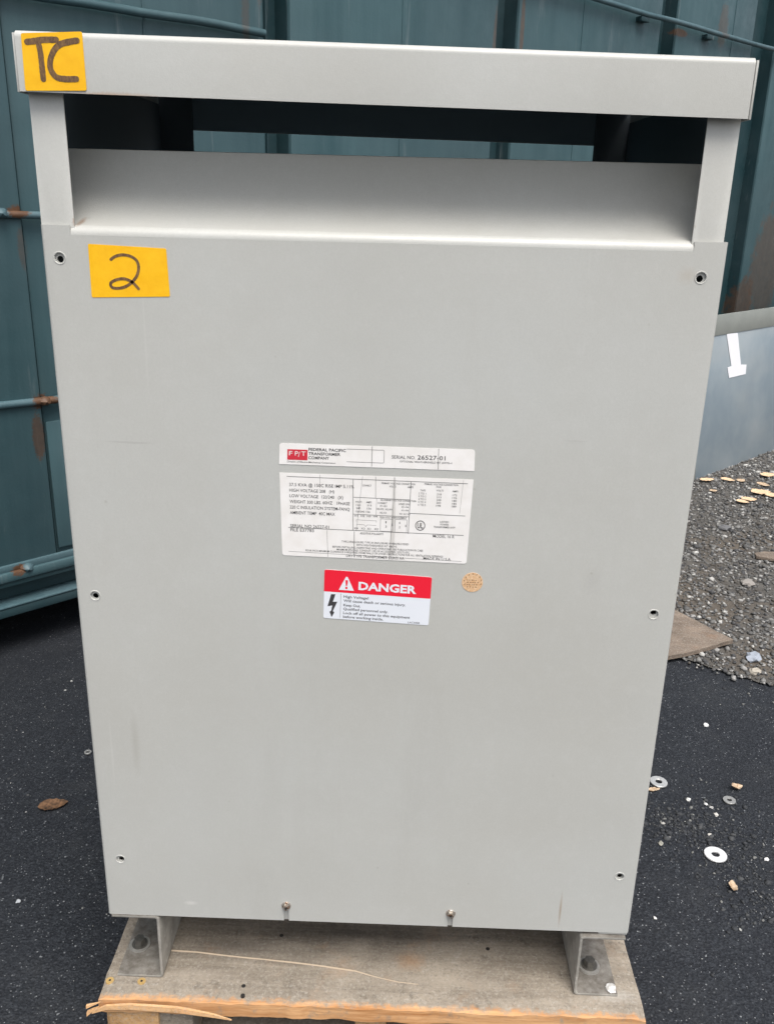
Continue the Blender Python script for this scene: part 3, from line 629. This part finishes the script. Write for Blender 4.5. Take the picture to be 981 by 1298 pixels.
# ------------------------------------------------------------------ labels
TH_ = .0003
def rquad(corn, rad, n=5):
    """corn TL,TR,BR,BL as (x,z): rounded outline points"""
    out = []; N = len(corn)
    for i in range(N):
        p = Vector(corn[i]); a = (Vector(corn[i-1])-p).normalized(); b = (Vector(corn[(i+1)%N])-p).normalized()
        if rad[i] <= 0: out.append(p); continue
        A = p+a*rad[i]; B = p+b*rad[i]
        for k in range(n+1):
            t = k/n; out.append(A*(1-t)**2 + p*2*t*(1-t) + B*t*t)
    return out
def plate(name, corn, y, mat, parent, rad=0, t=TH_):
    rad = [rad]*4 if not isinstance(rad, (list, tuple)) else rad
    pts = [(p.x, y, p.y) for p in rquad(corn, rad)]
    return quadprism(name, pts, mat, parent, (0,-1,0), t)
def ribbon(bm, pts, w, y, n=10):
    """round-ended pen stroke on the plane y; pts (x,z)"""
    P = [Vector(p) for p in pts]
    # catmull-rom
    if len(P) > 2:
        Q = [P[0]] + P + [P[-1]]; S_ = []
        for i in range(1, len(Q)-2):
            for k in range(n):
                t = k/n; a, b, c, d = Q[i-1], Q[i], Q[i+1], Q[i+2]
                S_.append(.5*((2*b)+(c-a)*t+(2*a-5*b+4*c-d)*t*t+(3*b-a-3*c+d)*t**3))
        P = S_ + [P[-1]]
    Lv, Rv = [], []
    for i, p in enumerate(P):
        d = (P[min(i+1, len(P)-1)] - P[max(i-1, 0)]).normalized(); nn = Vector((-d.y, d.x)); ww = w*(1+.12*noise.noise(Vector((p.x*900, p.y*900, 0))))
        Lv.append(p+nn*ww/2); Rv.append(p-nn*ww/2)
    d0 = (P[1]-P[0]).normalized(); d1 = (P[-1]-P[-2]).normalized()
    capA = [P[0] + Matrix.Rotation(math.radians(a), 2) @ (-d0*w/2) for a in (-60,-30,0,30,60)]
    capB = [P[-1] + Matrix.Rotation(math.radians(a), 2) @ (d1*w/2) for a in (-60,-30,0,30,60)]
    mk = lambda v, k=[0]: bm.verts.new((v.x, y, v.y))
    lv = [mk(v) for v in Lv]; rv = [mk(v) for v in Rv]
    for i in range(len(P)-1): bm.faces.new((lv[i], rv[i], rv[i+1], lv[i+1]))
    ca = [mk(v) for v in capA]; cb = [mk(v) for v in capB]
    bm.faces.new([lv[0]]+ca[::-1]+[rv[0]] if (capA[0]-Rv[0]).length < (capA[0]-Lv[0]).length else [lv[0]]+ca+[rv[0]])
    bm.faces.new([rv[-1]]+cb+[lv[-1]] if (capB[0]-Rv[-1]).length < (capB[0]-Lv[-1]).length else [lv[-1]]+cb+[rv[-1]])
def strokes(name, lines, w, y, mat, parent):
    bm = bmesh.new()
    for i, l in enumerate(lines): ribbon(bm, l, w, y - .00002*i)
    return mesh(name, bm, mat, parent)
yc = cy0
def zp(pts, s=2.9727): return [(a/s, b/s) for a, b in pts]
tc = plate('yellow_tag', [frt(q[0], q[1], yc) for q in ((27,42),(104.5,40),(110.5,115),(33,115))], yc-.0001, YEL, K, .0018)
strokes('handwriting', [[frt(a, b, yc) for a, b in zp(l)] for l in ([(104,158),(130,155),(165,150),(214,150)], [(146,156),(155,200),(160,245),(166,298)],
    [(292,153),(262,158),(228,168),(205,192),(192,228),(194,262),(214,290),(247,298),(290,298)])], .0047, yc-TH_-.0003, MARK, tc)
t2 = plate('yellow_tag', [frt(*q) for q in ((112,309),(211,315),(216,376),(117,377))], -.0001, YEL, K, .0015)
strokes('handwriting', [[frt(a, b) for a, b in zp([(420,977),(436,966),(462,960),(492,965),(515,980),(524,1005),(519,1035),(502,1060),(478,1078),(450,1086),(424,1082),(420,1066),(440,1054),(468,1050),(492,1058),(508,1070),(524,1088)])]], .0026, -TH_-.0003, MARK, t2)
# text -> mesh
FCACHE = {}
def textmesh(bm, s, fmap, x, z, h, width=None, bold=0, align='LEFT', space=1.0, mirror=False):
    """print s with cap height h at label coords (x,z) (left, baseline); width squeezes to fit; fmap label->world"""
    cu = bpy.data.curves.new('t', 'FONT'); cu.body = s; cu.size = 1; cu.resolution_u = 2; cu.offset = bold; cu.space_character = space; cu.fill_mode = 'FRONT'
    ob = bpy.data.objects.new('t', cu); C.objects.link(ob); bpy.context.view_layer.update()
    me = bpy.data.meshes.new_from_object(ob.evaluated_get(bpy.context.evaluated_depsgraph_get()))
    if me.vertices:
        xs = [v.co.x for v in me.vertices]; x0_, x1_ = min(xs), max(xs); k = h/.69
        kx = (width/(x1_-x0_)) if width else k
        off = {'LEFT': 0, 'CENTER': -(x1_-x0_)*kx/2, 'RIGHT': -(x1_-x0_)*kx}[align]
        vs = [bm.verts.new(fmap(x+off+(v.co.x-x0_)*kx, z+v.co.y*k)) for v in me.vertices]
        for p in me.polygons:
            try: bm.faces.new([vs[i] for i in p.vertices])
            except ValueError: pass
    bpy.data.objects.remove(ob); bpy.data.curves.remove(cu); bpy.data.meshes.remove(me)
def fmapper(corn, y, w_, h_):
    """label coords: x 0..w_, z 0..h_ (up) -> bilinear between TL,TR,BR,BL"""
    TL, TR, BRr, BL = [Vector(c) for c in corn]
    def f(x, z, dy=0):
        s, t = x/w_, z/h_; p = (BL*(1-s)+BRr*s)*(1-t) + (TL*(1-s)+TR*s)*t
        return Vector((p.x, y-dy, p.y))
    return f
def line(bm, f, x0, z0, x1, z1, w):
    d = Vector((x1-x0, z1-z0)); d.normalize(); n = Vector((-d.y, d.x))*w/2
    vs = [bm.verts.new(f(*q)) for q in ((x0+n.x,z0+n.y),(x0-n.x,z0-n.y),(x1-n.x,z1-n.y),(x1+n.x,z1+n.y))]; bm.faces.new(vs)
# name strip.  label coords in photo-zoom pixels (region 4: scale 3.5036, x from 48 to 917, y down from 40)
c1 = [frt(*q) for q in ((354.5,561.5),(602,570),(601,597),(354,588))]
strip_ = plate('name_strip', c1, -.0001, WHITE, K, [.003,.003,0,0])
f1 = fmapper(c1, -.0001-TH_-.00015, 868, 96)   # z up, 96 high
bm = bmesh.new()
b1 = lambda s, x, z, h, w=None, bold=0, a='LEFT': textmesh(bm, s, f1, x, z, h, w, bold, a)
b1('FEDERAL PACIFIC', 130, 66, 13, 166, .018); b1('TRANSFORMER', 130, 47, 13, 142, .018); b1('COMPANY', 130, 28, 13, 92, .018)
b1('Division of Electro-Mechanical Corporation', 36, 10, 7.5, 215, .006)
b1('SERIAL NO.', 500, 44, 15, 105, 0); b1('26527-01', 614, 44, 19, 124, .004)
b1('OPTIONAL WEATHERSHIELD KIT #WMS-4', 536, 28, 8.5, 232, 0)
mesh('printing', bm, BLACK, strip_)
bm = bmesh.new()
for q in ((300,80,462,80),(300,22,462,22),(466,26,466,76),(412,4,412,96),(707,2,707,96)): line(bm, f1, *q, 2.4 if q[0] in (412,707) else 1.8)
for k in range(5):
    a_, b_ = math.radians(90*k/5), math.radians(90*(k+1)/5)
    line(bm, f1, 461+5*math.sin(a_), 75+5*math.cos(a_), 461+5*math.sin(b_), 75+5*math.cos(b_), 1.8); line(bm, f1, 461+5*math.sin(a_), 27-5*math.cos(a_), 461+5*math.sin(b_), 27-5*math.cos(b_), 1.8)
mesh('ruled_lines', bm, GREYP, strip_)
bm = bmesh.new(); bm.faces.new([bm.verts.new(f1(*q)) for q in ((36,22),(126,22),(126,70),(36,70))]); lg = mesh('logo_block', bm, PINKRED, strip_)
bm = bmesh.new(); f1b = lambda x, z: f1(x, z, .0001)
textmesh(bm, 'F', f1b, 44, 42, 20, 15, .0); textmesh(bm, 'P', f1b, 70, 42, 20, 15, .0); textmesh(bm, '/', f1b, 84, 36, 24, 8, .0); textmesh(bm, 'T', f1b, 98, 42, 20, 20, .0)
mesh('logo_lettering', bm, WHITE, strip_)
# data plate (868 x 388)
c2 = [frt(*q) for q in ((354.5,599),(600,608),(591,714.5),(358,703.5))]
dp = plate('data_plate', c2, -.0001, WHITE, K, [0,0,.003,.003])
f2 = fmapper(c2, -.0001-TH_-.00015, 862, 376)
bm = bmesh.new()
b2 = lambda s, x, z, h=13, w=None, bold=0, a='LEFT': textmesh(bm, s, f2, x, 376-z, h, w, bold, a)
for s, x, z, w_ in (('37.5 KVA @ 150C RISE IMP 5.11%',42,57,290),('HIGH VOLTAGE 208   (H)',42,82,202),('LOW VOLTAGE  120/240   (X)',42,107,242),('WEIGHT 300 LBS. 60HZ   1PHASE',42,133,272),('220 C INSULATION SYSTEM-FANQ',42,158,272),('AMBIENT TEMP  40C MAX',42,183,205),('SERIAL NO 26527-01',42,243,178),('FILE E37783',42,262,108)):
    b2(s, x, z, 14, w_, .003)
for s, x, z, h, w_ in (('PRIMARY VOLTAGE CONNECTION',455,33,8,150),('CONNECT',370,46,8,40),('VOLTS',490,46,8,30),('AMPS',572,46,8,25),
    ('SECONDARY VOLTAGE CONNECTION',452,107,8,160),('VOLTS',340,120,8,28),('AMPS',388,120,8,25),('CONNECT',440,121,8,42),('LINES ON',535,122,8,48),
    ('120',343,134,8,20),('313',392,134,8,20),('X1-X3',450,134,8,32),('X1-X4',548,135,8,32),('240',343,148,8,20),('156',392,148,8,20),('X2-X3, X2-X4',436,148,8,70),('X1-X4',548,150,8,32),('120/240 156',340,163,8,66),('X2 X3',450,164,8,30),('X1 X2 X4',540,166,8,48),
    ('H1  H2  H3  H4',336,183,9,104),('X4   X3  X1   X2',334,240,9,112),('HIGH VOLT ARRANGEMENT',452,184,8,122),('1',478,207,10,4),('3',478,227,10,6),('5',506,218,10,6),('6',540,207,10,6),('2',540,227,10,6),('8',568,220,10,6),
    ('PRIMARY VOLTAGE CONNECTION',646,30,8,150),('FOR',700,41,8,22),('TAPS',628,58,8,24),('VOLTS',700,56,8,32),('AMPS',772,57,8,26),
    ('ADDITIVE POLARITY',362,262,9,108),('MODEL 16 R',698,262,13,98),('LISTED',726,194,8,40),('POWER',728,206,8,38),('TRANSFORMER 6H79',698,218,8,98),
    ('TYPE 2 ENCLOSURE, TYPE 3R ENCLOSURE WHEN PROVIDED',278,303,8.5,310),('WITH WEATHERSHIELD KIT ABOVE.',346,316,8.5,190),('BEFORE INSTALLING, INSPECTING AND OPERATING, SEE PUBLICATION IN CASE',236,329,8.5,420),
    ('MINIMUM SPACING, CONDUIT, USE OF ACCESSORIES, VOLTS ETC.',256,341,8.5,340),('FOUR INCH MINIMUM CLEARANCE IS REQUIRED FROM WALLS OR OTHER OBSTRUCTIONS FOR ALL VENTILATION OPENINGS',110,352,8.5,640),
    ('DRY TYPE TRANSFORMER CLASS AA',300,370,12,270),('MADE IN U.S.A.',660,365,12,130)):
    b2(s, x, z, h, w_, .002)
for i, (a_, b_, c_) in enumerate((('2 TO 1','218','172'),('3 TO 2','213','176'),('4 TO 3','208','180'),('5 TO 4','203','185'),('6 TO 5','198','189'))):
    b2(a_, 622, 72+i*12.5, 8, 34); b2(b_, 704, 72+i*12.5+1, 8, 20); b2(c_, 774, 72+i*12.5+2, 8, 20)
b2('UL', 624, 223, 24, 26, .02)
for i in range(28):
    a_, b_ = 2*math.pi*i/28, 2*math.pi*(i+1)/28; line(bm, f2, 637+21*math.cos(a_), 376-211+21*math.sin(a_), 637+21*math.cos(b_), 376-211+21*math.sin(b_), 3.4)
mesh('printing', bm, BLACK, dp)
bm = bmesh.new()
f2g = lambda x, z: f2(x, z, -.00005)
for (xa, za, xb, zb, w_) in ((32,15,838,18,2.6),(328,18,330,247,2.6),(32,245,838,247,2.6),(330,96,586,98,2.2),(330,172,584,174,2.2),(586,18,584,250,2.6),(586,158,838,160,2.6),(435,98,434,172,1.4),
    (428,2,430,97,1.8),(512,2,514,97,1.8),(336,370,336,250,2.6),(512,98,500,374,1.8),(180,2,180,60,1.2),(210,250,214,374,1.4),(30,356,838,366,1.4),(370,2,345,250,1.2),(818,2,812,150,1.),
    (455,188,455,243,1.6),(455,243,512,244,1.6),(512,188,512,244,1.6),(455,188,512,188,1.6),(522,188,576,188,1.6),(522,188,522,246,1.6),(576,188,576,246,1.6),(522,246,576,247,1.6),
    (345,197,436,198,1.2),(345,218,380,218,1.2),(395,218,436,219,1.2),(380,218,388,226,1.2),(395,218,388,226,1.2),(345,197,345,206,1.2),(436,197,436,206,1.2)):
    line(bm, f2g, xa, 376-za, xb, 376-zb, w_)
mesh('ruled_lines', bm, GREYP, dp)
# danger label (zoom px: scale 3.924; size 535 x 243)
c3 = [frt(*q) for q in ((411.5,721.5),(547.5,731.5),(543,792.5),(410,783))]
dl = plate('danger_label', c3, -.0001, WHITE2, K, .0022)
f3 = fmapper(c3, -.0001-TH_-.0001, 535, 240)
TL, TR, BRr, BL = [Vector(c) for c in c3]; tt = 1-136/240
band = [TL, TR, BRr+(TR-BRr)*(134/240), BL+(TL-BL)*(133/240)]
plate('red_band', [(p.x, p.y) for p in band], -.0001-TH_, RED, dl, [.0022,.0022,0,0], .0001)
bm = bmesh.new(); f3w = lambda x, z: f3(x, z, .00012)
textmesh(bm, 'DANGER', f3w, 172, 154, 37, 290, .035)
fo = [f3w(*q) for q in ((74,146),(150,146),(116,212),(108,212))]; bm.faces.new([bm.verts.new(q) for q in fo]); mesh('lettering', bm, WHITE2, dl)
bm = bmesh.new(); f3r = lambda x, z: f3(x, z, .00022)
bm.faces.new([bm.verts.new(f3r(*q)) for q in ((105,196),(119,196),(115,168),(109,168))]); bm.faces.new([bm.verts.new(f3r(112+6*math.cos(a), 158+6*math.sin(a))) for a in [i*.5236 for i in range(12)]]); mesh('exclamation_mark', bm, RED, dl)
bm = bmesh.new()
b3 = lambda s, x, z, w_: textmesh(bm, s, f3, x, z, 12.5, w_, .012)
for s, x, z, w_ in (('High Voltage!',100,108,125),('Will cause death or serious injury.',100,88,312),('Keep Out.',100,66,86),('Qualified personnel only.',100,47,226),('Lock off all power to this equipment',100,27,338),('before working inside.',100,8,204)): b3(s, x, z, w_)
textmesh(bm, 'LAC3058', f3, 430, 4, 9, 58, .003)
bm.faces.new([bm.verts.new(f3(*q)) for q in ((36,122),(58,122),(46,84),(68,86),(47,38),(55,32),(42,8),(30,34),(38,38),(44,66),(20,60))]); mesh('printing', bm, BLACK, dl)
bm = bmesh.new(); line(bm, f3, 85, 8, 85, 128, 1.8); mesh('ruled_lines', bm, GREYP, dl)
# round tan sticker
m = M('tan_sticker_paper'); m.col(m.mix(m.ramp(m.noise(500, 4, .8), .4, .6), (.62,.36,.18), (.78,.56,.36))); m.set(.6); TAN = m.m
rc = frt(598.5, 738); RR_ = .0106
pts = [(rc[0]+RR_*math.cos(2*math.pi*i/40), -.0001, rc[1]+RR_*math.sin(2*math.pi*i/40)) for i in range(40)]
rs = quadprism('round_sticker', pts, TAN, K, (0,-1,0), TH_)
bm = bmesh.new(); random.seed(3)
for k in range(9):
    a = math.radians(200-k*27); fq = lambda x, z: Vector((rc[0]+x, -.0006, rc[1]+z))
    line(bm, fq, .0085*math.cos(a), .0085*math.sin(a), .0085*math.cos(a)+.0007, .0085*math.sin(a)+.0015, .0009)
for zz in (.0025, 0, -.0025, -.005):
    x = -.0055
    while x < .005: l_ = random.uniform(.0006,.0016); line(bm, fq, x, zz, x+l_, zz, .0011); x += l_+random.uniform(.0007,.0018)
mesh('faded_print', bm, flat('faded_brown_ink', (.3,.17,.08), .6), rs)

for o in bpy.data.objects:      # print too small to pick apart
    if o.name.split('.')[0] in ('printing', 'ruled_lines', 'faded_print', 'logo_lettering', 'lettering'): o['kind'] = 'stuff'
